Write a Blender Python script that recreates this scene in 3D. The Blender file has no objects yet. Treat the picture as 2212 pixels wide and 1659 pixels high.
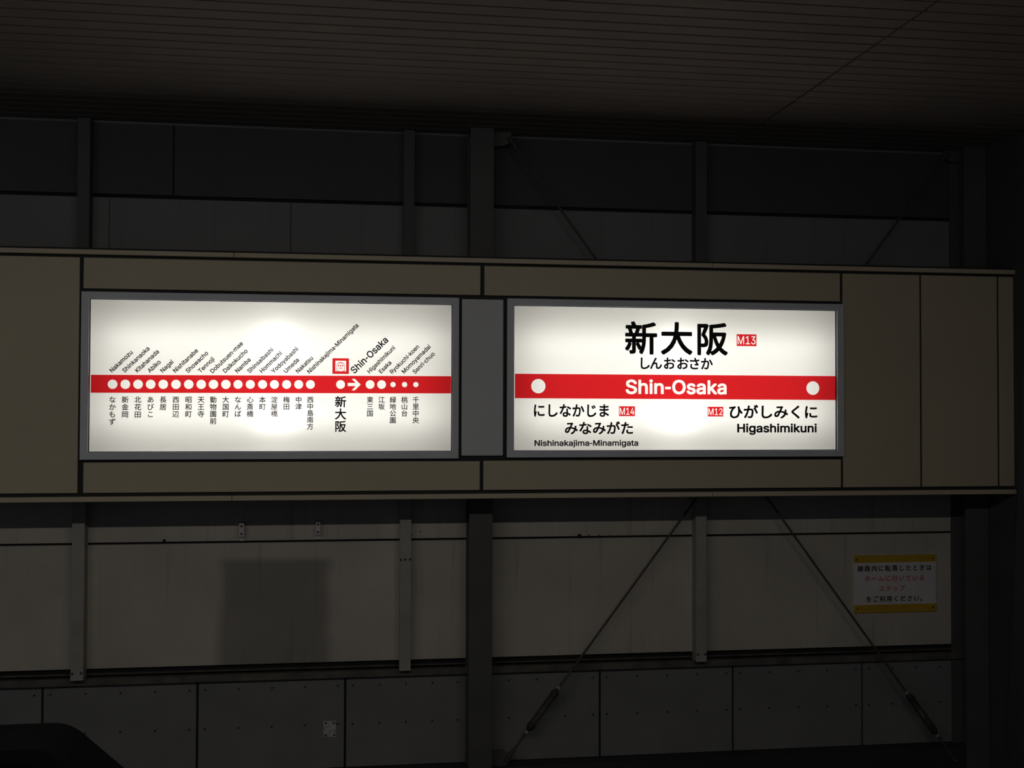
import bpy, bmesh, math, random
import numpy as np
from mathutils import Vector, Matrix
from mathutils.geometry import delaunay_2d_cdt
S = bpy.context.scene
COL = S.collection
random.seed(7)

# ------------------------------------------------------------------ camera, world, lamps of the place, exposure
cam = bpy.data.cameras.new('camera')
cam.sensor_width = 36.0
cam.lens = 2400.0 / 2212.0 * 36.0
cam.clip_start = 0.05
camo = bpy.data.objects.new('camera', cam)
COL.objects.link(camo)
RT = Vector((0.98988913, -0.14181183, 0.00298617))
UP = Vector((-0.00604088, -0.02111496, 0.9997588))
FW = Vector((0.14171458, 0.98966841, 0.02175814))
m3 = Matrix((RT, UP, -FW)).transposed()
camo.matrix_world = Matrix.Translation((0, -6, 1.6)) @ m3.to_4x4()
S.camera = camo

S.view_settings.view_transform = 'Standard'
S.view_settings.look = 'None'
S.view_settings.gamma = 1.0
S.view_settings.use_curve_mapping = False
S.view_settings.exposure = 0.0

w = bpy.data.worlds.new('night'); S.world = w
w.use_nodes = True
w.node_tree.nodes['Background'].inputs[0].default_value = (0.74, 0.79, 1.0, 1)
w.node_tree.nodes['Background'].inputs[1].default_value = 0.060

LAMP_Y, LAMP_Z, LAMP_TILT = -4.4, 2.82, math.radians(28)
LAMP_X = (-3.15, -1.55, 0.05, 1.65)
LAMP_W = 6.3
for i, x in enumerate(LAMP_X):
    L = bpy.data.lights.new('platform_tube_light', 'AREA')
    L.shape = 'RECTANGLE'; L.size = 1.2; L.size_y = 0.05
    L.energy = LAMP_W; L.color = (1.0, 0.94, 0.84)
    o = bpy.data.objects.new('platform_tube_light', L); COL.objects.link(o)
    o.location = (x, LAMP_Y + 0.02, LAMP_Z - 0.035)
    o.rotation_euler = (LAMP_TILT, 0, 0)

# ------------------------------------------------------------------ materials
def newmat(name):
    m = bpy.data.materials.new(name); m.use_nodes = True
    return m, m.node_tree, m.node_tree.nodes['Principled BSDF']

def paint(name, col, rough=0.6, var=0.12, scale=3.0, metal=0.0, grime=None, streak=0.0, spec=0.3, bump=0.0):
    """painted or metal surface with faint blotches, optional vertical drip streaks"""
    m, nt, b = newmat(name)
    N, Lk = nt.nodes, nt.links
    b.inputs['Roughness'].default_value = rough
    b.inputs['Metallic'].default_value = metal
    b.inputs['Specular IOR Level'].default_value = spec
    tc = N.new('ShaderNodeTexCoord')
    no = N.new('ShaderNodeTexNoise'); no.inputs['Scale'].default_value = scale; no.inputs['Detail'].default_value = 6
    Lk.new(tc.outputs['Object'], no.inputs['Vector'])
    r = N.new('ShaderNodeValToRGB')
    r.color_ramp.elements[0].position = 0.3; r.color_ramp.elements[1].position = 0.7
    a = tuple(c * (1 - var) for c in col); z = tuple(min(1, c * (1 + var)) for c in col)
    r.color_ramp.elements[0].color = (*a, 1); r.color_ramp.elements[1].color = (*z, 1)
    Lk.new(no.outputs['Fac'], r.inputs['Fac'])
    out = r.outputs['Color']
    def mult(out, fac_socket, dark):
        mx = N.new('ShaderNodeMix'); mx.data_type = 'RGBA'; mx.blend_type = 'MULTIPLY'
        mx.inputs['B'].default_value = (*dark, 1)
        Lk.new(fac_socket, mx.inputs['Factor']); Lk.new(out, mx.inputs['A'])
        return mx.outputs['Result']
    if streak > 0:
        mp = N.new('ShaderNodeMapping'); mp.inputs['Scale'].default_value = (22, 22, 0.9)
        Lk.new(tc.outputs['Object'], mp.inputs['Vector'])
        n2 = N.new('ShaderNodeTexNoise'); n2.inputs['Scale'].default_value = 1.0; n2.inputs['Detail'].default_value = 3
        Lk.new(mp.outputs['Vector'], n2.inputs['Vector'])
        mr = N.new('ShaderNodeMapRange'); mr.inputs['From Min'].default_value = 0.58; mr.inputs['From Max'].default_value = 0.8
        mr.inputs['To Max'].default_value = streak
        Lk.new(n2.outputs['Fac'], mr.inputs['Value'])
        out = mult(out, mr.outputs['Result'], (0.35, 0.33, 0.3))
    if grime:
        out = grime(N, Lk, tc, out, mult)
    Lk.new(out, b.inputs['Base Color'])
    if bump > 0:
        n3 = N.new('ShaderNodeTexNoise'); n3.inputs['Scale'].default_value = 60
        Lk.new(tc.outputs['Object'], n3.inputs['Vector'])
        bp = N.new('ShaderNodeBump'); bp.inputs['Strength'].default_value = bump; bp.inputs['Distance'].default_value = 0.01
        Lk.new(n3.outputs['Fac'], bp.inputs['Height']); Lk.new(bp.outputs['Normal'], b.inputs['Normal'])
    return m

def patch_stain(N, Lk, tc, out, mult):
    """grey rectangular ghost with ragged sides where a poster or cabinet once hung (object space, panel origin at its centre)"""
    sx = N.new('ShaderNodeSeparateXYZ'); 
    no = N.new('ShaderNodeTexNoise'); no.inputs['Scale'].default_value = 2.6; no.inputs['Detail'].default_value = 2
    Lk.new(tc.outputs['Object'], no.inputs['Vector'])
    ad = N.new('ShaderNodeVectorMath'); ad.operation = 'MULTIPLY_ADD'
    ad.inputs[1].default_value = (0.10, 0, 0.04); Lk.new(no.outputs['Color'], ad.inputs[0]); Lk.new(tc.outputs['Object'], ad.inputs[2])
    Lk.new(ad.outputs[0], sx.inputs[0])
    def edge(sock, centre, half, soft):
        s = N.new('ShaderNodeMath'); s.operation = 'SUBTRACT'; s.inputs[1].default_value = centre; Lk.new(sock, s.inputs[0])
        a = N.new('ShaderNodeMath'); a.operation = 'ABSOLUTE'; Lk.new(s.outputs[0], a.inputs[0])
        r = N.new('ShaderNodeMapRange'); r.interpolation_type = 'SMOOTHSTEP'
        r.inputs['From Min'].default_value = half - soft; r.inputs['From Max'].default_value = half + soft
        r.inputs['To Min'].default_value = 1; r.inputs['To Max'].default_value = 0
        Lk.new(a.outputs[0], r.inputs['Value']); return r.outputs['Result']
    fx = edge(sx.outputs['X'], 0.215, 0.30, 0.045)
    fz = edge(sx.outputs['Z'], -0.045, 0.315, 0.03)
    p = N.new('ShaderNodeMath'); p.operation = 'MULTIPLY'; Lk.new(fx, p.inputs[0]); Lk.new(fz, p.inputs[1])
    q = N.new('ShaderNodeMath'); q.operation = 'MULTIPLY'; q.inputs[1].default_value = 0.95; Lk.new(p.outputs[0], q.inputs[0])
    return mult(out, q.outputs[0], (0.55, 0.55, 0.58))

M_WALL = paint('aged_white_wall_panel', (0.55, 0.52, 0.46), 0.75, 0.10, 2.2, streak=0.35)
M_WALL_STAIN = paint('aged_white_wall_panel_with_ghost_patch', (0.55, 0.52, 0.46), 0.75, 0.10, 2.2, streak=0.3, grime=patch_stain)
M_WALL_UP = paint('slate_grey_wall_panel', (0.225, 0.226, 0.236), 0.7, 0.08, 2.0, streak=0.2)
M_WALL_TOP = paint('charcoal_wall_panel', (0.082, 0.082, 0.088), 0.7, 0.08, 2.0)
M_WALL_LOW = paint('cement_grey_wall_panel', (0.228, 0.231, 0.236), 0.8, 0.12, 3.0, bump=0.05)
M_BACK = paint('dark_joint_backing', (0.02, 0.02, 0.022), 0.9, 0.1)
M_RAIL = paint('soiled_ledge_steel', (0.13, 0.12, 0.105), 0.7, 0.35, 9.0)
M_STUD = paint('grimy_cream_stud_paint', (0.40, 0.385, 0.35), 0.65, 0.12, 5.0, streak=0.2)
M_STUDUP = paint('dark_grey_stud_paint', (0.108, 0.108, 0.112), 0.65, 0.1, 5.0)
M_COLUMN = paint('dark_grey_column_paint', (0.108, 0.108, 0.110), 0.6, 0.12, 4.0)
M_TAN = paint('tan_fascia_enamel', (0.555, 0.495, 0.365), 0.5, 0.045, 1.5, spec=0.25)
M_TRIM = paint('tan_trim_enamel', (0.585, 0.525, 0.39), 0.5, 0.05, 4.0)
M_COVER = paint('blue_grey_cover_sheet', (0.66, 0.69, 0.72), 0.5, 0.03, 2.0)
M_FRAME = paint('anodised_sign_frame', (0.68, 0.71, 0.78), 0.5, 0.05, 5.0, metal=0.0)
M_INNER = paint('light_box_inside_white', (0.74, 0.74, 0.72), 0.8, 0.03)
M_GASKET = paint('black_rubber_gasket', (0.03, 0.03, 0.032), 0.7, 0.1)
M_STEEL = paint('weathered_steel_rod', (0.095, 0.092, 0.085), 0.6, 0.3, 12.0, metal=0.1)
M_TURN = paint('dark_turnbuckle_iron', (0.05, 0.048, 0.045), 0.6, 0.2, 15.0)
M_GALV = paint('galvanised_zinc', (0.62, 0.63, 0.64), 0.45, 0.1, 20.0)
M_BOLT = paint('dark_bolt_steel', (0.045, 0.043, 0.04), 0.5, 0.2, 20.0)
M_CEIL = paint('beige_ceiling_slats', (0.20, 0.182, 0.165), 0.7, 0.07, 1.5)
M_DARKWALL = paint('dark_side_wall_paint', (0.045, 0.045, 0.052), 0.7, 0.15, 2.0)
M_SIDE = paint('side_wall_grey_paint', (0.085, 0.085, 0.095), 0.7, 0.1, 2.0)
M_FLOOR = paint('platform_concrete', (0.20, 0.195, 0.185), 0.85, 0.15, 3.0, bump=0.1)
M_TRACK = paint('sooty_track_bed', (0.05, 0.048, 0.045), 0.95, 0.3, 14.0, bump=0.4)
M_CAB = paint('black_cabinet_paint', (0.011, 0.011, 0.012), 0.95, 0.15, 4.0, spec=0.0)
M_CABP = paint('black_cabinet_panel', (0.006, 0.007, 0.009), 0.95, 0.1, 4.0, spec=0.0)
M_YELLOW = paint('yellow_notice_band', (0.60, 0.38, 0.03), 0.6, 0.12, 10.0)
M_NOTICE = paint('white_notice_plate', (0.76, 0.755, 0.77), 0.5, 0.05, 8.0)
M_INKB = paint('black_notice_ink', (0.022, 0.02, 0.026), 0.6, 0.05)
M_INKR = paint('red_notice_ink', (0.72, 0.09, 0.12), 0.6, 0.05)
M_TAG = paint('worn_white_tag', (0.48, 0.49, 0.50), 0.6, 0.4, 45.0)
M_FIXT = paint('white_lamp_housing', (0.6, 0.6, 0.58), 0.5, 0.05)

def backlit(name, col, transl, diff):
    m = bpy.data.materials.new(name); m.use_nodes = True
    nt = m.node_tree; N, Lk = nt.nodes, nt.links
    N.remove(N['Principled BSDF'])
    t = N.new('ShaderNodeBsdfTranslucent'); t.inputs['Color'].default_value = (*[c * transl for c in col], 1)
    d = N.new('ShaderNodeBsdfDiffuse'); d.inputs['Color'].default_value = (*[c * diff for c in col], 1)
    a = N.new('ShaderNodeAddShader'); Lk.new(t.outputs[0], a.inputs[0]); Lk.new(d.outputs[0], a.inputs[1])
    Lk.new(a.outputs[0], N['Material Output'].inputs['Surface'])
    return m
M_FACE = backlit('opal_acrylic_face', (1.0, 0.988, 0.95), 0.55, 0.30)
M_RED = backlit('red_translucent_film', (1.0, 0.026, 0.034), 0.66, 0.10)
M_BLACK = paint('black_sign_film', (0.012, 0.011, 0.011), 0.6, 0.05)

def tube_glow():
    m = bpy.data.materials.new('fluorescent_tube_glow'); m.use_nodes = True
    b = m.node_tree.nodes['Principled BSDF']
    b.inputs['Base Color'].default_value = (0.9, 0.9, 0.88, 1)
    b.inputs['Emission Color'].default_value = (1, 0.97, 0.9, 1); b.inputs['Emission Strength'].default_value = 1.0
    return m
M_TUBE = tube_glow()

# ------------------------------------------------------------------ mesh helpers
def box(bm, x0, x1, y0, y1, z0, z1, bev=0.0):
    r = bmesh.ops.create_cube(bm, size=1.0)
    vs = r['verts']
    for v in vs:
        v.co = Vector(((x0 + x1) / 2 + v.co.x * (x1 - x0), (y0 + y1) / 2 + v.co.y * (y1 - y0), (z0 + z1) / 2 + v.co.z * (z1 - z0)))
    if bev > 0:
        es = list({e for v in vs for e in v.link_edges})
        bmesh.ops.bevel(bm, geom=es, offset=bev, segments=2, affect='EDGES', profile=0.5)
    return bm

def prism(bm, pts, axis, a, b):
    """extrude a polygon; axis 'y': pts are (x, z); axis 'z': pts are (x, y); axis 'x': pts are (y, z)"""
    def P(p, t):
        return {'y': (p[0], t, p[1]), 'z': (p[0], p[1], t), 'x': (t, p[0], p[1])}[axis]
    A = [bm.verts.new(P(p, a)) for p in pts]; B = [bm.verts.new(P(p, b)) for p in pts]
    n = len(pts)
    bm.faces.new(A); bm.faces.new(list(reversed(B)))
    for i in range(n):
        j = (i + 1) % n
        bm.faces.new((A[i], B[i], B[j], A[j]))
    bmesh.ops.recalc_face_normals(bm, faces=bm.faces[:])
    return bm

def ring(bm, ox0, ox1, oz0, oz1, ix0, ix1, iz0, iz1, y0, y1, bev=0.0):
    """rectangular picture-frame ring with real depth"""
    O = [(ox0, oz0), (ox1, oz0), (ox1, oz1), (ox0, oz1)]; I = [(ix0, iz0), (ix1, iz0), (ix1, iz1), (ix0, iz1)]
    def row(pts, y): return [bm.verts.new((p[0], y, p[1])) for p in pts]
    of, inf, ob, ib = row(O, y0), row(I, y0), row(O, y1), row(I, y1)
    for k in range(4):
        j = (k + 1) % 4
        bm.faces.new((of[k], of[j], inf[j], inf[k])); bm.faces.new((ob[k], ib[k], ib[j], ob[j]))
        bm.faces.new((of[k], ob[k], ob[j], of[j])); bm.faces.new((inf[k], inf[j], ib[j], ib[k]))
    bmesh.ops.recalc_face_normals(bm, faces=bm.faces[:])
    return bm

def rod(bm, p, q, r, seg=14, r2=None):
    p, q = Vector(p), Vector(q); d = q - p
    res = bmesh.ops.create_cone(bm, cap_ends=True, segments=seg, radius1=r, radius2=r if r2 is None else r2, depth=d.length)
    M = Matrix.Translation((p + q) / 2) @ d.to_track_quat('Z', 'Y').to_matrix().to_4x4()
    bmesh.ops.transform(bm, matrix=M, verts=res['verts'])
    return bm

def disc(bm, c, r, y0, y1, seg=12):
    return rod(bm, (c[0], y0, c[1]), (c[0], y1, c[1]), r, seg)

def wloc(o):
    v = Vector((0, 0, 0))
    while o: v += o.location; o = o.parent
    return v

def thing(name, label, cat, loc, group=None):
    o = bpy.data.objects.new(name, None); COL.objects.link(o)
    o.empty_display_size = 0.1
    o.location = loc; o['label'] = label; o['category'] = cat
    if group: o['group'] = group
    return o

def finish(name, me, mat, parent=None, origin=None):
    o = bpy.data.objects.new(name, me); COL.objects.link(o)
    me.materials.append(mat)
    org = Vector(origin) if origin else (wloc(parent) if parent else Vector((0, 0, 0)))
    me.transform(Matrix.Translation(-org))
    if parent: o.parent = parent; o.location = org - wloc(parent)
    else: o.location = org
    return o

def mesh(name, bm, mat, parent=None, origin=None, smooth=False):
    me = bpy.data.meshes.new(name)
    bm.to_mesh(me); bm.free()
    if smooth:
        for p in me.polygons: p.use_smooth = True
        try: me.set_sharp_from_angle(angle=math.radians(35))
        except Exception: pass
    return finish(name, me, mat, parent, origin)

def B(): return bmesh.new()
def centre(x0, x1, y0, y1, z0, z1): return ((x0 + x1) / 2, (y0 + y1) / 2, (z0 + z1) / 2)
def structure(o): o['kind'] = 'structure'; return o

# ---- lettering
def curve_mesh(cu):
    o = bpy.data.objects.new('tmp', cu); COL.objects.link(o)
    dg = bpy.context.evaluated_depsgraph_get(); dg.update()
    me = bpy.data.meshes.new_from_object(o.evaluated_get(dg))
    bpy.data.objects.remove(o); bpy.data.curves.remove(cu)
    return me

GROTESK = None
try:    # the sans that ships inside Blender; the built-in face is the fallback
    import os
    GROTESK = bpy.data.fonts.load(os.path.join(bpy.utils.resource_path('LOCAL'), 'datafiles', 'fonts', 'Inter.woff2'))
except Exception:
    GROTESK = None
_cache = {}
def outlines(s, spacing=1.0):
    """outline loops of a line of text at size 1, sampled from its splines"""
    if (s, spacing) in _cache: return _cache[(s, spacing)]
    if '-' in s and len(s) > 1:     # hyphens sit close between the words on these signs
        lps, x = [], 0.0
        for k, part in enumerate([p for w_ in s.split('-') for p in (w_, '-')][:-1]):
            o_ = outlines(part, spacing)
            if part == '-': o_ = [[(px * 0.76, pz) for px, pz in lp] for lp in o_]
            bb = bounds([p for lp in o_ for p in lp])
            lps += moved(o_, x - bb[0], 0); x += bb[1] - bb[0] + 0.092
        _cache[(s, spacing)] = lps
        return lps
    cu = bpy.data.curves.new('tmp', 'FONT'); cu.body = s; cu.size = 1.0; cu.space_character = spacing
    if GROTESK and all(ord(c) < 128 for c in s): cu.font = GROTESK
    o = bpy.data.objects.new('tmp', cu); COL.objects.link(o)
    dg = bpy.context.evaluated_depsgraph_get(); dg.update()
    c2 = o.evaluated_get(dg).to_curve(dg)
    lps = []
    for sp in c2.splines:
        pts = []
        if sp.type == 'BEZIER':
            bp = sp.bezier_points; n = len(bp)
            for k in range(n):
                a, b = bp[k], bp[(k + 1) % n]
                p0, p1, p2, p3 = a.co.xy, a.handle_right.xy, b.handle_left.xy, b.co.xy
                chord = (p3 - p0).length; bend = (p1 - p0).length + (p2 - p1).length + (p3 - p2).length - chord
                m = 1 if bend < 1e-4 else 4
                for t in range(m):
                    u = t / m
                    pts.append(tuple(p0 * (1 - u) ** 3 + p1 * 3 * u * (1 - u) ** 2 + p2 * 3 * u * u * (1 - u) + p3 * u ** 3))
        else:
            pts = [(p.co.x, p.co.y) for p in sp.points]
        clean = [p for k, p in enumerate(pts) if abs(p[0] - pts[k - 1][0]) + abs(p[1] - pts[k - 1][1]) > 1e-5]
        if len(clean) > 2: lps.append(clean)
    o.evaluated_get(dg).to_curve_clear() if hasattr(o, 'to_curve_clear') else None
    bpy.data.objects.remove(o); bpy.data.curves.remove(cu)
    _cache[(s, spacing)] = lps
    return lps

def winding(P, loops):
    """winding number of each point of P about the closed loops"""
    w = np.zeros(len(P), int)
    for lp in loops:
        a = np.array(lp); b = np.roll(a, -1, 0)
        lo, hi = a.min(0), a.max(0)
        idx = np.nonzero((P[:, 1] >= lo[1]) & (P[:, 1] <= hi[1]) & (P[:, 0] <= hi[0]))[0]
        if not len(idx): continue
        x = P[idx, 0][:, None]; y = P[idx, 1][:, None]
        side = (b[:, 0] - a[:, 0]) * (y - a[:, 1]) - (x - a[:, 0]) * (b[:, 1] - a[:, 1])
        up = (a[:, 1] <= y) & (b[:, 1] > y) & (side > 0); dn = (a[:, 1] > y) & (b[:, 1] <= y) & (side < 0)
        w[idx] += up.sum(1) - dn.sum(1)
    return w

def triangulate(loops):
    V, Ed = [], []
    for lp in loops:
        n = len(V); V += [Vector(p) for p in lp]
        Ed += [(n + k, n + (k + 1) % len(lp)) for k in range(len(lp))]
    r = delaunay_2d_cdt(V, Ed, [], 0, 1e-6)
    ov = np.array([(v.x, v.y) for v in r[0]]); fs = [tuple(f) for f in r[2]]
    cen = np.array([ov[list(f)].mean(0) for f in fs])
    return ov, fs, cen

def moved(loops, dx, dy): return [[(x + dx, y + dy) for x, y in lp] for lp in loops]
def spread(b): return [(0, 0), (b, 0), (-b, 0), (0, b), (0, -b), (b * .8, b * .8), (-b * .8, b * .8), (b * .8, -b * .8), (-b * .8, -b * .8)]

_geo = {}
def text_geo(s, bold=0.0, spacing=1.0):
    """flat glyphs at size 1; bold thickens every stroke by that much on each side (union of shifted outlines)"""
    key = (s, bold, spacing)
    if key not in _geo:
        lps = outlines(s, spacing)
        sets = [moved(lps, dx, dy) for dx, dy in (spread(bold) if bold > 0 else [(0, 0)])]
        ov, fs, cen = triangulate([l for st in sets for l in st])
        keep = np.zeros(len(fs), bool)
        for st in sets: keep |= winding(cen, st) != 0
        _geo[key] = ([tuple(v) for v in ov], [f for f, k in zip(fs, keep) if k])
    vs, fs = _geo[key]
    return list(vs), list(fs)

def bounds(vs):
    xs = [v[0] for v in vs]; ys = [v[1] for v in vs]
    return min(xs), max(xs), min(ys), max(ys)

def fit(geo, x0, x1, z0, z1):
    vs, fs = geo; a, b, c, d = bounds(vs)
    return [(x0 + (x - a) / (b - a) * (x1 - x0), z0 + (y - c) / (d - c) * (z1 - z0)) for x, y in vs], fs

def place(geo, x, z, size, ang=0.0, sx=1.0):
    ca, sa = math.cos(ang), math.sin(ang)
    return [(x + size * (sx * u * ca - v * sa), z + size * (sx * u * sa + v * ca)) for u, v in geo[0]], geo[1]

def join(geos):
    V, F = [], []
    for vs, fs in geos:
        n = len(V); V += vs; F += [tuple(i + n for i in f) for f in fs]
    return V, F

def flat(name, geo, y, mat, parent):
    me = bpy.data.meshes.new(name)
    # facing the platform (-y)
    fs = []
    for f in geo[1]:
        a = sum(geo[0][f[i]][0] * geo[0][f[(i + 1) % len(f)]][1] - geo[0][f[(i + 1) % len(f)]][0] * geo[0][f[i]][1] for i in range(len(f)))
        fs.append(f if a > 0 else tuple(reversed(f)))
    me.from_pydata([(p[0], y, p[1]) for p in geo[0]], [], fs); me.update()
    return finish(name, me, mat, parent)

def cut(plate, holes, text=None, bold=0.0, frame=None):
    """flat plate minus round or polygonal holes and minus thickened letters fitted into frame (x0, x1, z0, z1)"""
    sets = [[h] for h in holes]
    if text:
        lps = outlines(text); x0, x1, z0, z1 = frame
        pts = [p for lp in lps for p in lp]; a, b, c, d = bounds(pts); a -= bold; b += bold; c -= bold; d += bold
        for dx, dy in spread(bold):
            sets.append([[(x0 + (x + dx - a) / (b - a) * (x1 - x0), z0 + (y + dy - c) / (d - c) * (z1 - z0)) for x, y in lp] for lp in lps])
    K = 10.0        # work at ten times the size to keep clear of the merge distance
    big = lambda lp: [(x * K, z * K) for x, z in lp]
    plate = big(plate); sets = [[big(l) for l in st] for st in sets]
    ov, fs, cen = triangulate([plate] + [l for st in sets for l in st])
    keep = winding(cen, [plate]) != 0
    for st in sets: keep &= winding(cen, st) == 0
    return [(v[0] / K, v[1] / K) for v in ov], [f for f, k in zip(fs, keep) if k]

def fill(loops):
    cu = bpy.data.curves.new('tmp', 'CURVE'); cu.dimensions = '2D'; cu.fill_mode = 'BOTH'
    for lp in loops:
        sp = cu.splines.new('POLY'); sp.points.add(len(lp) - 1); sp.use_cyclic_u = True
        for p, q in zip(sp.points, lp): p.co = (q[0], q[1], 0, 1)
    me = curve_mesh(cu)
    g = ([(v.co.x, v.co.y) for v in me.vertices], [tuple(p.vertices) for p in me.polygons])
    bpy.data.meshes.remove(me)
    return g

def rect(x0, x1, z0, z1): return [(x0, z0), (x1, z0), (x1, z1), (x0, z1)]
def circ(x, z, r, n=40, rz=None): return [(x + r * math.cos(2 * math.pi * i / n), z + (rz or r) * math.sin(2 * math.pi * i / n)) for i in range(n)]
def quads(rects):
    V, F = [], []
    for r in rects: n = len(V); V += r; F.append(tuple(range(n, n + len(r))))
    return V, F

_b1 = bounds(text_geo('国')[0]); _b2 = bounds(text_geo('国国')[0])
EM = (_b2[1] - _b2[0]) - (_b1[1] - _b1[0])              # advance of one full-width character at size 1
KCX, KCY = (_b1[0] + _b1[1]) / 2, (_b1[2] + _b1[3]) / 2   # centre of its box
_h = bounds(text_geo('H')[0]); CAP = _h[3]

def kanji(ch, x, z, em, bold):
    s = em / EM
    vs, fs = text_geo(ch, bold)
    return [(x + (u - KCX) * s, z + (v - KCY) * s) for u, v in vs], fs

# ------------------------------------------------------------------ the setting
XL, XR = -8.0, 3.82            # wall extent
YW = 0.45                      # front of the wall panels
bm = B(); box(bm, XL, XR + 0.2, 0.475, 0.60, -1.1, 3.5)
wall = structure(mesh('wall_back', bm, M_BACK))

SPLIT = [XL, -1.4825, 0.3035, 0.72, 2.0475, 3.775]
GAP = 0.006
def panel(x0, x1, z0, z1, mat, bolts=(), gap=GAP):
    b_ = B(); box(b_, x0 + gap, x1 - gap, YW, 0.48, z0, z1, 0.002)
    o = mesh('wall_panel', b_, mat, wall, origin=((x0 + x1) / 2, YW, (z0 + z1) / 2))
    for (bx, bz) in bolts:
        k = B(); disc(k, (bx, bz), 0.0055, YW - 0.004, YW + 0.003, 8)
        mesh('bolt', k, M_BOLT, o, origin=(bx, YW, bz))
    return o
SPOTS = [(1.329, 0.8475, .0125), (1.385, 0.850, .004), (1.447, 0.850, .004), (1.510, 0.852, .003), (-1.040, 0.853, .009), (0.338, 0.862, .005), (0.392, 0.885, .004)]
for i in range(5):
    a, c = SPLIT[i], SPLIT[i + 1]
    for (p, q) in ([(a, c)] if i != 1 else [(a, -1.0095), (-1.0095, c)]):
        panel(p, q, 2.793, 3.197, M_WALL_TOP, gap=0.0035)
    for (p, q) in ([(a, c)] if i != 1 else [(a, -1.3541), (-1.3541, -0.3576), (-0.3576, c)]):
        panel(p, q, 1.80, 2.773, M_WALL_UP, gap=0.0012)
    o = panel(a, c, 0.846, 1.79, M_WALL)
    for (hx, hz, hr) in SPOTS:
        if a < hx < c:
            k = B(); disc(k, (hx, hz), hr, YW - 0.0012, YW + 0.002, 14); mesh('rust_hole', k, M_BACK, o, origin=(hx, YW, hz))
    panel(a, c, 0.150, 0.833, M_WALL_STAIN if i == 1 else M_WALL)
EJ = [XL, -6.66, -5.83, -5.0, -4.17, -3.34, -2.51, -1.6804, -0.8524, -0.0327, 0.70, 1.4533, 2.2691, 3.0902, 3.79]
for i in range(len(EJ) - 1):
    a, c = EJ[i], EJ[i + 1]
    n = 5
    xs = [a + 0.042 + (c - a - 0.084) * k / (n - 1) for k in range(n)]
    if abs(c - 0.70) < 0.01: xs = [0.0094, 0.161, 0.313, 0.4644, 0.61]
    panel(a, c, -0.449, 0.058, M_WALL_LOW, [(x, z) for x in xs for z in (0.014, -0.203) if -2.3 < x < 3.72])

# ledge rail under the stained panels: an angle with a thin upstand behind it
bm = B()
prism(bm, [(0.475, 0.0655), (0.418, 0.0655), (0.418, 0.104), (0.424, 0.104), (0.424, 0.0995), (0.475, 0.0995)], 'x', XL, XR)
box(bm, XL, XR, 0.445, 0.475, 0.117, 0.1225)
structure(mesh('trim_1', bm, M_RAIL))
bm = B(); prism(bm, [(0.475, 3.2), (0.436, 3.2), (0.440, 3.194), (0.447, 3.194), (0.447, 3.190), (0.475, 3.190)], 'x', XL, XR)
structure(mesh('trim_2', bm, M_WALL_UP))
bm = B(); box(bm, XL, XR, 0.33, 0.475, -1.1, -0.452, 0.004)
structure(mesh('baseboard_back', bm, M_DARKWALL))

bm = B(); box(bm, XR, XR + 0.2, -7.5, 0.475, -1.1, 3.5)
box(bm, XR - 0.012, XR, -7.5, -0.35, -1.1, 2.9)
structure(mesh('wall_right', bm, M_SIDE))

# slatted ceiling, split by one cross joint
bm = B(); box(bm, -7.0, XR + 0.2, -8.5, 0.6, 3.235, 3.5)
ceil_ = structure(mesh('ceiling', bm, M_BACK))
bm = B(); bm2 = B()
y = 0.43
while y > -8.3:
    for (b_, x0, x1) in ((bm, -7.0, 2.256), (bm2, 2.270, XR)):
        prism(b_, [(y, 3.236), (y - 0.0935, 3.236), (y - 0.0935, 3.203), (y - 0.0905, 3.2), (y - 0.003, 3.2), (y, 3.203)], 'x', x0, x1)
    y -= 0.1035
mesh('slat_field', bm, M_CEIL, ceil_); mesh('slat_field', bm2, M_CEIL, ceil_)

# platform slab and track bed
bm = B(); box(bm, -7.0, XR, -8.5, -2.35, -1.1, 0.0, 0.01)
structure(mesh('floor', bm, M_FLOOR))
bm = B(); box(bm, -7.0, XR, -2.35, 0.33, -1.25, -1.1)
structure(mesh('floor_track_bed', bm, M_TRACK))

# ------------------------------------------------------------------ fascia carrying both signs
ZT, ZB = 2.3752, 1.1552
fas = thing('sign_fascia', 'long tan panelled fascia housing across the wall, holding both lit signs', 'fascia', (1.2, 0.13, 1.11))
FX0, FX1 = -8.0, XR - 0.002
S1 = dict(o=(-1.3915, 0.5665, 1.328, 2.197), i=(-1.353, 0.5315, 1.366, 2.1615))
S2 = dict(o=(0.831, 2.7645, 1.332, 2.198), i=(0.867, 2.7265, 1.367, 2.163))
bm = B()
Y0, Y1 = 0.016, 0.262
for r in ((FX0, FX1, Y0, Y1, 2.199, 2.428), (FX0, FX1, Y0, Y1, 1.114, 1.326), (FX0, -1.393, Y0, Y1, 1.326, 2.199),
          (0.568, 0.8295, Y0, Y1, 1.326, 2.199), (2.766, FX1, Y0, Y1, 1.326, 2.199), (FX0, FX1, Y1, 0.27, 1.114, 2.428)):
    box(bm, *r)
mesh('backing_case', bm, M_GASKET, fas)
def fpanel(name, x0, x1, z0, z1, mat, y0=0.0, bev=0.0025):
    b_ = B(); box(b_, x0, x1, y0, Y0, z0, z1, bev)
    return mesh(name, b_, mat, fas, origin=centre(x0, x1, y0, Y0, z0, z1))
fpanel('tan_panel', FX0, -4.42, ZB, ZT, M_TAN)
fpanel('tan_panel', -4.40, -1.4045, ZB, ZT, M_TAN)
fpanel('tan_panel', -1.3855, 0.6843, 2.2145, ZT, M_TAN)
fpanel('tan_panel', 0.7056, 2.7498, 2.2145, ZT, M_TAN)
fpanel('tan_panel', -1.376, 0.6845, ZB, 1.312, M_TAN)
fpanel('tan_panel', 0.7035, 2.752, ZB, 1.314, M_TAN)
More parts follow.
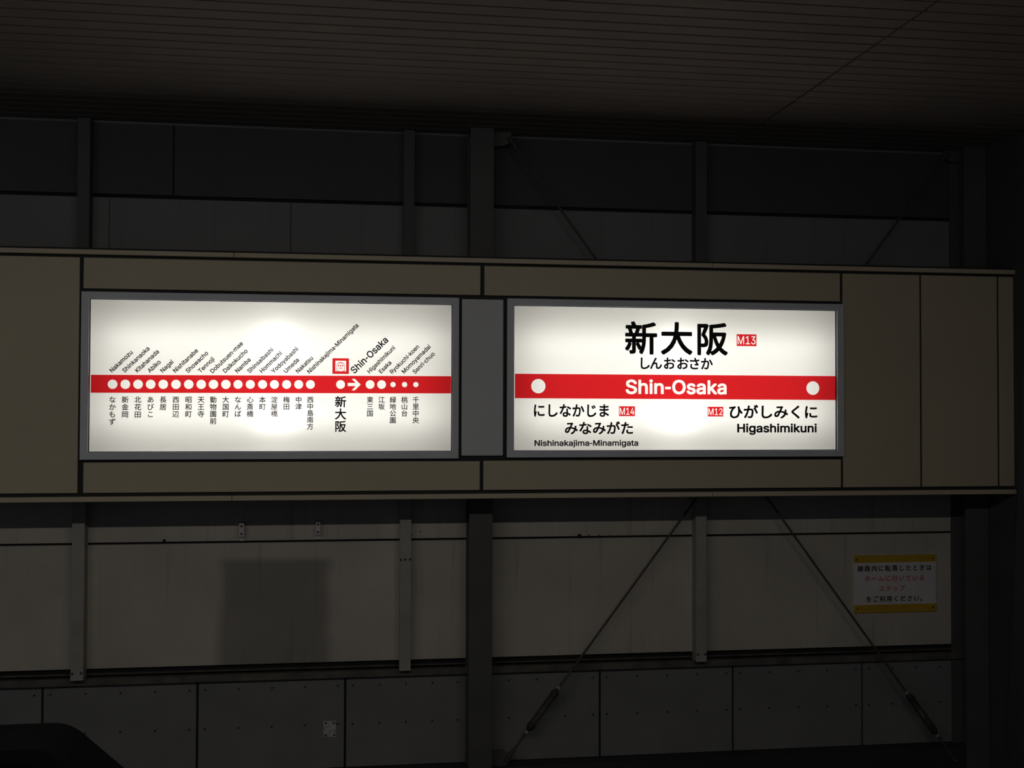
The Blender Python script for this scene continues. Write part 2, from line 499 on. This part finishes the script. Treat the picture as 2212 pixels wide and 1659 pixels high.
fpanel('tan_panel', 2.7672, 3.234, ZB, ZT, M_TAN)
fpanel('tan_panel', 3.2474, 3.7144, ZB, ZT, M_TAN)
fpanel('end_panel', 3.7285, FX1, ZB, ZT, M_TAN)
o = fpanel('cover_plate', 0.583, 0.8113, 1.3405, 2.1925, M_COVER, -0.004, 0.006); o['label'] = 'blue-grey cover plate with rounded corners'
for x0, x1 in ((FX0, -0.6256), (-0.6232, 1.9875), (1.9899, FX1)):
    for z0, z1 in ((2.3895, 2.4145), (1.1105, 1.1365)):
        b_ = B(); box(b_, x0, x1, -0.02, Y0, z0, z1, 0.0025)
        mesh('trim_rail', b_, M_TRIM, fas, origin=centre(x0, x1, -0.02, Y0, z0, z1))

# ------------------------------------------------------------------ lit signs
YF = 0.008          # acrylic face
def sign_case(root, d, tubes):
    ox0, ox1, oz0, oz1 = d['o']; ix0, ix1, iz0, iz1 = d['i']
    bm = B(); ring(bm, ox0, ox1, oz0, oz1, ix0, ix1, iz0, iz1, -0.014, 0.014)
    mesh('frame', bm, M_FRAME, root)
    bm = B(); ring(bm, ix0 - 0.004, ix1 + 0.004, iz0 - 0.004, iz1 + 0.004, ix0 + 0.004, ix1 - 0.004, iz0 + 0.003, iz1 - 0.003, 0.002, 0.0075)
    mesh('gasket', bm, M_GASKET, root)
    # housing: open white box behind the face
    bm = B(); t = 0.006; yb = 0.25
    box(bm, ix0 - 0.012, ix1 + 0.012, yb, yb + t, iz0 - 0.012, iz1 + 0.012)
    ring(bm, ix0 - 0.012, ix1 + 0.012, iz0 - 0.012, iz1 + 0.012, ix0 - 0.005, ix1 + 0.005, iz0 - 0.005, iz1 + 0.005, 0.0145, yb)
    mesh('light_box', bm, M_INNER, root)
    flat('face', quads([rect(ix0 - 0.004, ix1 + 0.004, iz0 - 0.004, iz1 + 0.004)]), YF, M_FACE, root)
    base = wloc(root)
    for (x0, x1, z, yy, p, r) in tubes:
        bm = B(); rod(bm, (x0, yy + 0.02, z), (x1, yy + 0.02, z), 0.013, 12)
        mesh('fluorescent_tube', bm, M_TUBE, root)
        L = bpy.data.lights.new('sign_tube_light', 'AREA'); L.shape = 'RECTANGLE'; L.size = x1 - x0; L.size_y = r
        L.energy = p; L.color = (1.0, 0.99, 0.955)
        lo = bpy.data.objects.new('sign_tube_light', L); COL.objects.link(lo); lo.parent = root
        lo.location = Vector(((x0 + x1) / 2, yy, z)) - base
        lo.rotation_euler = (math.radians(-90), 0, 0)
    return root

P1, P2 = 0.90, 0.22       # long tubes end at the middle; the short pair overlaps there and makes the bright core
route = thing('route_map_sign', 'lit white line-map sign with red band of station dots and many small names', 'station sign', (-0.41, 0.12, 1.328))
def tubes(x0, xm, x1):
    return [(x0, xm, 1.955, 0.17, P1, 0.03), (xm, x1, 1.955, 0.17, P1, 0.03), (x0, xm, 1.56, 0.17, P1, 0.03), (xm, x1, 1.56, 0.17, P1, 0.03),
            (x0, xm, 1.76, 0.19, P1 * 0.7, 0.03), (xm, x1, 1.76, 0.19, P1 * 0.7, 0.03),
            (xm - 0.085, xm + 0.085, 1.955, 0.105, P2, 0.03), (xm - 0.085, xm + 0.085, 1.525, 0.105, P2, 0.03)]
sign_case(route, S1, tubes(-1.29, -0.40, 0.47))
named = thing('station_name_sign', 'lit white station name sign with thick red band and large black kanji', 'station sign', (1.8, 0.12, 1.332))
sign_case(named, S2, tubes(0.925, 1.79, 2.67))

YR, YK = YF - 0.0012, YF - 0.0022
# --- route map
CX = [-1.2361, -1.1724, -1.1085, -1.0451, -0.9816, -0.9171, -0.8524, -0.7889, -0.7262, -0.6626, -0.6002, -0.5369,
      -0.4735, -0.4119, -0.3486, -0.2855, -0.2241, -0.0654, 0.0912, 0.1525, 0.2134, 0.2754, 0.336]
ROM = ['Nakamozu', 'Shinkanaoka', 'Kitahanada', 'Abiko', 'Nagai', 'Nishitanabe', 'Showacho', 'Tennoji', 'Dobutsuen-mae',
       'Daikokucho', 'Namba', 'Shinsaibashi', 'Hommachi', 'Yodoyabashi', 'Umeda', 'Nakatsu', 'Nishinakajima-Minamigata',
       'Shin-Osaka', 'Higashimikuni', 'Esaka', 'Ryokuchi-koen', 'Momoyamadai', 'Senri-chuo']
KAN = ['なかもず', '新金岡', '北花田', 'あびこ', '長居', '西田辺', '昭和町', '天王寺', '動物園前', '大国町', 'なんば', '心斎橋',
       '本町', '淀屋橋', '梅田', '中津', '西中島南方', '新大阪', '東三国', '江坂', '緑地公園', '桃山台', '千里中央']
PITCH = [0.0382, 0.0385, 0.0385, 0.038, 0.038, 0.0378, 0.0377, 0.0377, 0.0374, 0.0377, 0.0372, 0.0372, 0.037, 0.037, 0.0365, 0.0365,
         0.0356, 0.0656, 0.0365, 0.0365, 0.0366, 0.0366, 0.0368]
def zband(x): return 1.7185 + (x + 1.2372) / (0.3355 + 1.2372) * 0.0078
def mx(px): return -0.0654 + (px - 735.7) * 0.002448
def mz(py): return 1.7240 - (py - 830.2) * 0.00245
holes = []
for i, x in enumerate(CX):
    r = 0.0242 if i < 10 else 0.0233 if i < 20 else 0.0142
    if i == 20: r = 0.0142
    holes.append(circ(x, zband(x) - 0.0005, r))
holes.append([(mx(a), mz(b)) for a, b in ((751.3, 826.7), (768.5, 826.7), (759.7, 817.8), (766.5, 817.8), (779.3, 830.2), (766.5, 842.9), (759.7, 842.9), (768.5, 833.6), (751.3, 833.6))])
bx0, bx1 = -1.3445, 0.5268
band = [(bx0, 1.6735), (bx1, 1.6790), (bx1, 1.7725), (bx0, 1.7665)]
flat('red_line_band', cut(band, holes), YR, M_RED, route)
RSIZE = 0.362 / 24.0 / 0.51
_nm = text_geo('Nishinakajima-Minamigata', 0.017)
RSIZE = 0.364 / (bounds(_nm[0])[1])
for i, (x, s) in enumerate(zip(CX, ROM)):
    if i == 17:
        g = text_geo(s, 0.018); sz = 0.254 / bounds(g[0])[1]
        g = place(g, 0.0085, 1.7815, sz, math.radians(44.7))
    else:
        g = text_geo(s, 0.021)
        g = place(g, x - 0.0040, 1.7765 + 0.006 * (x + 1.24) / 1.6, RSIZE, math.radians(45), 1.0)
    flat('romaji_name', g, YK, M_BLACK, route)
for i, (x, s) in enumerate(zip(CX, KAN)):
    big = i == 17
    em = 0.0625 if big else 0.0358
    z0 = (1.6302 if big else 1.6375 + 0.0055 * (x + 1.236) / 1.57)
    flat('kanji_name', join([kanji(c, x + (0.0007 if big else 0), z0 - k * PITCH[i], em, 0.021 if big else 0.017) for k, c in enumerate(s)]), YK, M_BLACK, route)
# bullet-train transfer pictogram
def ix(c): return mx(700 + c / 7.373)
def iz(c): return mz(690 + c / 7.373) - 0.0006
outer = [(ix(132), iz(862)), (ix(395), iz(862)), (ix(395), iz(610)), (ix(132), iz(610))]
inner = [(ix(178), iz(820)), (ix(350), iz(820)), (ix(350), iz(650)), (ix(178), iz(650))]
pieces = [fill([outer, inner])]
arch = []
for k in range(13):
    a = math.pi - math.pi * k / 12; arch.append((ix(263 + 64 * math.cos(a)), iz(722 - 48 * math.sin(a))))
for k in range(13):
    a = math.pi * k / 12; arch.append((ix(263 + 58 * math.cos(a)), iz(722 - 34 * math.sin(a))))
pieces.append(fill([arch]))
for x0, x1, y0, y1 in ((199, 206, 722, 800), (320, 327, 722, 800), (222, 243, 718, 742), (286, 306, 718, 742), (256, 271, 716, 744),
                       (199, 222, 800, 808), (304, 327, 800, 808), (206, 214, 806, 820), (312, 320, 806, 820), (232, 240, 806, 818), (286, 294, 806, 818)):
    pieces.append(quads([[(ix(x0), iz(y1)), (ix(x1), iz(y1)), (ix(x1), iz(y0)), (ix(x0), iz(y0))]]))
cxm, czm = ix(263), iz(770)
pieces.append(fill([circ(cxm, czm, 0.0098, 28, 0.0042), circ(cxm, czm, 0.0058, 24, 0.0020)]))
flat('train_pictogram', join(pieces), YR, M_RED, route)

# --- station name sign
flat('red_line_band', cut([(0.876, 1.6545), (2.7223, 1.6520), (2.7223, 1.7885), (0.876, 1.7885)], [circ(1.006, 1.7213, 0.0395), circ(2.5874, 1.7191, 0.0385)],
     'Shin-Osaka', 0.021, (1.4966, 2.0782, 1.6795, 1.7625)), YR, M_RED, named)
flat('kanji_name', join([kanji(c, x, 1.9875, 0.191, 0.0235) for c, x in zip('新大阪', (1.5845, 1.7885, 1.9925))]), YK, M_BLACK, named)
flat('kana_name', join([kanji(c, x, 1.851, 0.0735, 0.026) for c, x in zip('しんおおさか', (1.603, 1.669, 1.7455, 1.8225, 1.891, 1.9615))]), YK, M_BLACK, named)
def code(s, x0, x1, z0, z1):
    fr = (x0 + (x1 - x0) * 0.045, x1 - (x1 - x0) * 0.045, z0 + (z1 - z0) * 0.15, z1 - (z1 - z0) * 0.16)
    flat('station_code', cut(rect(x0, x1, z0, z1), [], s, 0.004, fr), YR, M_RED, named)
code('M13', 2.1374, 2.2535, 1.9537, 2.0203)
code('M14', 1.4589, 1.5498, 1.5577, 1.6126)
code('M12', 1.9676, 2.0586, 1.5568, 1.6111)
flat('neighbour_kana', fit(text_geo('にしなかじま', 0.026), 0.9814, 1.4018, 1.5523, 1.6235), YK, M_BLACK, named)
flat('neighbour_kana', fit(text_geo('みなみがた', 0.026), 1.1539, 1.5385, 1.4568, 1.5290), YK, M_BLACK, named)
flat('neighbour_romaji', fit(text_geo('Nishinakajima-Minamigata', 0.022), 0.9852, 1.5683, 1.3845, 1.4265), YK, M_BLACK, named)
flat('neighbour_kana', fit(text_geo('ひがしみくに', 0.026), 2.0924, 2.6134, 1.5453, 1.6238), YK, M_BLACK, named)
flat('neighbour_romaji', fit(text_geo('Higashimikuni', 0.024), 2.1394, 2.6099, 1.4535, 1.5180), YK, M_BLACK, named)

# ------------------------------------------------------------------ steel: studs, columns, brace rods
def stud(label, x0, x1, marks, z0, z1, mat, grp):
    t = thing('wall_stud', label, 'wall stud', ((x0 + x1) / 2, 0.41, z0), grp)
    b_ = B()
    # lipped channel, closed face to the platform
    d0, d1, th, lip = 0.370, YW, 0.004, 0.016
    prism(b_, [(x0, d1), (x0, d0), (x1, d0), (x1, d1), (x1 - lip, d1), (x1 - lip, d1 - th), (x1 - th, d1 - th), (x1 - th, d0 + th),
               (x0 + th, d0 + th), (x0 + th, d1 - th), (x0 + lip, d1 - th), (x0 + lip, d1)], 'z', z0, z1)
    mesh('channel', b_, mat, t)
    for bx, bz in marks:
        k = B(); disc(k, (bx, bz), 0.006, 0.364, 0.373, 8)
        mesh('bolt', k, M_BOLT, t, origin=(bx, 0.37, bz))
for lab, x0, x1, marks in (('grimy cream steel stud left of the rectangular grey stain', -1.5155, -1.4495, [(-1.506, 0.145), (-1.460, 0.147)]),
        ('grimy cream steel stud between the rectangular grey stain and the dark column', 0.271, 0.334, [(0.277, 0.735), (0.300, 0.737), (0.328, 0.738)]),
        ('grimy cream steel stud between the two crossing brace rods', 2.0155, 2.079, [(2.026, 0.15), (2.069, 0.15)])):
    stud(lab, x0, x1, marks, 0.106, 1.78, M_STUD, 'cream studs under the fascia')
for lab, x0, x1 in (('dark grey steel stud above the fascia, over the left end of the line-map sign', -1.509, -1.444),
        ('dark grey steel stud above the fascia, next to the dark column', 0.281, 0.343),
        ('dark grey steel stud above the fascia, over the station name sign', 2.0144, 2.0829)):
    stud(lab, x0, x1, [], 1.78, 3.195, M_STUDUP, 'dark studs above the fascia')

def hcolumn(label, x0, x1, y0, y1, web_mid=True):
    t = thing('steel_column', label, 'steel column', ((x0 + x1) / 2, (y0 + y1) / 2, -1.1), None)
    f = 0.013; xm = (x0 + x1) / 2
    prof = [(x0, y0), (x1, y0), (x1, y0 + f), (xm + 0.006, y0 + f), (xm + 0.006, y1 - f), (x1, y1 - f), (x1, y1), (x0, y1),
            (x0, y1 - f), (xm - 0.006, y1 - f), (xm - 0.006, y0 + f), (x0, y0 + f)]
    b_ = B(); prism(b_, prof, 'z', -1.1, 3.199)
    mesh('shaft', b_, M_COLUMN, t)
    return t
colC = hcolumn('dark grey steel column behind the cover plate between the two signs', 0.656, 0.789, 0.2705, 0.4495)
colR = hcolumn('dark steel column in the corner beyond the yellow-banded notice', 3.672, 3.815, 0.2705, 0.4495)
def gusset(col, name, pts, y):
    b_ = B(); prism(b_, pts, 'y', y - 0.004, y + 0.004); mesh(name, b_, M_COLUMN, col)
def brace(label, A, Bp, y, tb0, tb1):
    """threaded rod with an open turnbuckle near its lower end and a clevis at either end"""
    A, Bp = Vector((A[0], y, A[1])), Vector((Bp[0], y, Bp[1]))
    d = (Bp - A).normalized()
    t = thing('brace_rod', label, 'brace rod', Bp, 'crossing brace rods')
    def along(P): return A + d * ((Vector((P[0], y, P[1])) - A).dot(d))
    T0, T1 = along(tb0), along(tb1)
    b_ = B(); rod(b_, A, T0 + d * 0.10, 0.0068); mesh('upper_rod', b_, M_STEEL, t, smooth=True)
    b_ = B(); rod(b_, T1 - d * 0.10, Bp, 0.0068); mesh('lower_rod', b_, M_STEEL, t, smooth=True)
    n = d.cross(Vector((0, 1, 0))).normalized()
    b_ = B()
    for s in (-1, 1):
        off = n * 0.0155 * s
        rod(b_, T0 + off + d * 0.012, T1 + off - d * 0.012, 0.0058, 10)
    for P, q in ((T0, 1), (T1, -1)):
        rod(b_, P, P + d * 0.026 * q, 0.0225, 16, 0.0225)
        rod(b_, P - d * 0.022 * q, P, 0.0105, 12, 0.0215)
    mesh('turnbuckle', b_, M_TURN, t, smooth=True)
    for P, q in ((T0, -1), (T1, 1)):
        b_ = B(); rod(b_, P + d * 0.024 * q, P + d * 0.040 * q, 0.0125, 6); mesh('lock_nut', b_, M_STUD, t)
    for P, q in ((A, 1), (Bp, -1)):
        b_ = B(); rod(b_, P - d * 0.01 * q, P + d * 0.07 * q, 0.0125, 12)
        rod(b_, P + Vector((0, -0.016, 0)), P + Vector((0, 0.016, 0)), 0.011, 10)
        mesh('clevis', b_, M_STEEL, t, smooth=True)
A1, B1 = (0.838, 3.115 + 0.045), (3.6218, -0.5215)
brace('thin brace rod falling from the column top down past the yellow-banded notice', (0.8873, 3.1591), (3.6218, -0.5215), 0.325, (3.3312, -0.1306), (3.4881, -0.3418))
brace('thin brace rod rising from the column foot up behind the station name sign', (3.605, 3.172), (0.8863, -0.411), 0.350, (1.1684, -0.039), (1.0201, -0.2345))
gusset(colC, 'gusset', [(0.728, 3.197), (0.90, 3.197), (0.90, 3.14), (0.86, 3.12), (0.728, 3.10)], 0.325 + 0.021)
gusset(colC, 'gusset', [(0.728, -0.55), (0.80, -0.55), (0.905, -0.43), (0.905, -0.385), (0.86, -0.36), (0.728, -0.36)], 0.350 + 0.021)
gusset(colR, 'gusset', [(3.738, -0.68), (3.64, -0.60), (3.60, -0.54), (3.60, -0.49), (3.64, -0.47), (3.738, -0.47)], 0.325 + 0.021)
gusset(colR, 'gusset', [(3.738, 3.197), (3.60, 3.197), (3.60, 3.155), (3.64, 3.13), (3.738, 3.12)], 0.350 + 0.021)

# leaning flat steel in front of the fascia's far end
t = thing('leaning_strut', 'dark leaning steel strut on the side wall past the fascia end', 'strut', (3.70, -0.35, -1.1))
bm = B()
prism(bm, [(-0.02, -1.1), (0.00, -0.14), (-0.22, 2.52), (-0.27, 3.198), (-0.36, 3.198), (-0.31, 2.52), (-0.12, -0.14), (-0.11, -1.1)], 'x', 3.770, 3.806)
mesh('flat_bar', bm, M_SIDE, t)

# ------------------------------------------------------------------ small wall furniture
nt_ = thing('notice_sign', 'white notice plate with yellow bands above and below, red and black writing', 'sign', (3.302, 0.445, 0.356))
NX0, NX1, NZ0, NZ1 = 3.0335, 3.5705, 0.3555, 0.7065
bm = B(); box(bm, NX0, NX1, 0.441, 0.4495, NZ0, NZ1, 0.0012); mesh('plate', bm, M_NOTICE, nt_)
for z0, z1 in ((0.6615, NZ1), (NZ0, 0.4045)):
    bm = B(); box(bm, NX0, NX1, 0.4398, 0.4412, z0, z1); mesh('yellow_band', bm, M_YELLOW, nt_)
for sx_, sz_ in ((3.0517, 0.6816), (3.5467, 0.6825), (3.0561, 0.3812), (3.5488, 0.3819)):
    bm = B(); disc(bm, (sx_, sz_), 0.005, 0.4365, 0.441, 10); mesh('screw', bm, M_BOLT, nt_)
def nrow(s, x0, x1, z, em, mat):
    n = len(s); p = (x1 - x0) / n
    flat('lettering', join([kanji(c, x0 + p * (k + 0.5), z, em, 0.022) for k, c in enumerate(s)]), 0.4404, mat, nt_)
nrow('線路内に転落したときは', 3.0545, 3.5445, 0.6250, 0.0385, M_INKB)
nrow('ホームに付いている', 3.0995, 3.4985, 0.5630, 0.0385, M_INKR)
nrow('ステップ', 3.1920, 3.3680, 0.5012, 0.0385, M_INKR)
nrow('をご利用ください。', 3.1085, 3.5060, 0.4380, 0.0385, M_INKB)

tg = thing('number_tag', 'small worn white tag screwed to the cement panel under the stain', 'tag', (-0.119, 0.447, -0.2753))
bm = B(); box(bm, -0.1548, -0.0829, 0.4445, 0.4495, -0.2753, -0.1828, 0.001); mesh('plate', bm, M_TAG, tg)
for sx_, sz_ in ((-0.1420, -0.194), (-0.0935, -0.194), (-0.1415, -0.262), (-0.0935, -0.262)):
    bm = B(); disc(bm, (sx_, sz_), 0.0055, 0.4405, 0.445, 10); mesh('screw', bm, M_BOLT, tg)

def hanger(label, x0, x1, z0, z1):
    t = thing('hanger_bracket', label, 'bracket', ((x0 + x1) / 2, 0.43, z0), 'zinc hanger brackets over the stain')
    b_ = B(); prism(b_, [(0.4495, z0 - 0.03), (0.4495, z1), (0.404, z1), (0.404, z0), (0.409, z0), (0.409, z1 - 0.006), (0.444, z1 - 0.006), (0.444, z0 - 0.03)], 'x', x0, x1)
    mesh('strap', b_, M_GALV, t)
    for bz in (z1 - 0.018, z0 + 0.014):
        k = B(); rod(k, ((x0 + x1) / 2, 0.398, bz), ((x0 + x1) / 2, 0.405, bz), 0.0065, 6); mesh('bolt', k, M_BOLT, t)
hanger('zinc hanger bracket above the grey stain, farther from the dark column', -0.6275, -0.6016, 0.8761, 0.952)
hanger('zinc hanger bracket above the grey stain, nearer the dark column', -0.2029, -0.1786, 0.8812, 0.957)

# ------------------------------------------------------------------ platform side: dark cabinet, lamps
cb = thing('equipment_cabinet', 'black chamfered metal cabinet on the platform in front of the cement-grey panels', 'cabinet', (-1.05, -3.3, 0.0))
def cham(x0, x1, z0, z1, cx, cz):
    pts = [(x0, z0), (x1, z0), (x1, z1 - cz)]
    for k in range(6):      # softened corner where the chamfer meets the top
        t_ = k / 5
        pts.append((x1 - cx + 0.026 * (1 - t_) - 0.034 * t_, z1 - 0.024 * (1 - t_) ** 2))
    pts += [(x0 + cx, z1), (x0, z1 - cz)]
    return pts
bm = B(); prism(bm, cham(-1.75, -0.365, 0.0, 0.8450, 0.300, 0.272), 'y', -3.41, -3.20)
mesh('body', bm, M_CAB, cb)
bm = B(); prism(bm, cham(-1.72, -0.395, 0.05, 0.8150, 0.29, 0.262), 'y', -3.418, -3.4095)
mesh('front_panel', bm, M_CABP, cb)
bm = B(); disc(bm, (-0.55, 0.42), 0.014, -3.43, -3.4175, 14); mesh('lock', bm, M_STEEL, cb)

for i, x in enumerate(LAMP_X):
    t = thing('ceiling_lamp', 'white trough lamp with a fluorescent tube hung over the platform', 'lamp', (x, LAMP_Y, LAMP_Z), 'trough lamps over the platform')
    bm = B()
    prism(bm, [(LAMP_Y - 0.07, LAMP_Z - 0.03), (LAMP_Y - 0.05, LAMP_Z + 0.05), (LAMP_Y + 0.06, LAMP_Z + 0.065), (LAMP_Y + 0.075, LAMP_Z + 0.03),
               (LAMP_Y + 0.055, LAMP_Z + 0.045), (LAMP_Y - 0.04, LAMP_Z + 0.035), (LAMP_Y - 0.06, LAMP_Z - 0.03)], 'x', x - 0.66, x + 0.66)
    mesh('housing', bm, M_FIXT, t)
    bm = B(); rod(bm, (x - 0.6, LAMP_Y, LAMP_Z), (x + 0.6, LAMP_Y, LAMP_Z), 0.014, 12); mesh('tube', bm, M_TUBE, t, smooth=True)
    for s in (-0.5, 0.5):
        bm = B(); rod(bm, (x + s, LAMP_Y, LAMP_Z + 0.05), (x + s, LAMP_Y, 3.2), 0.008, 8); mesh('hanger', bm, M_GALV, t)
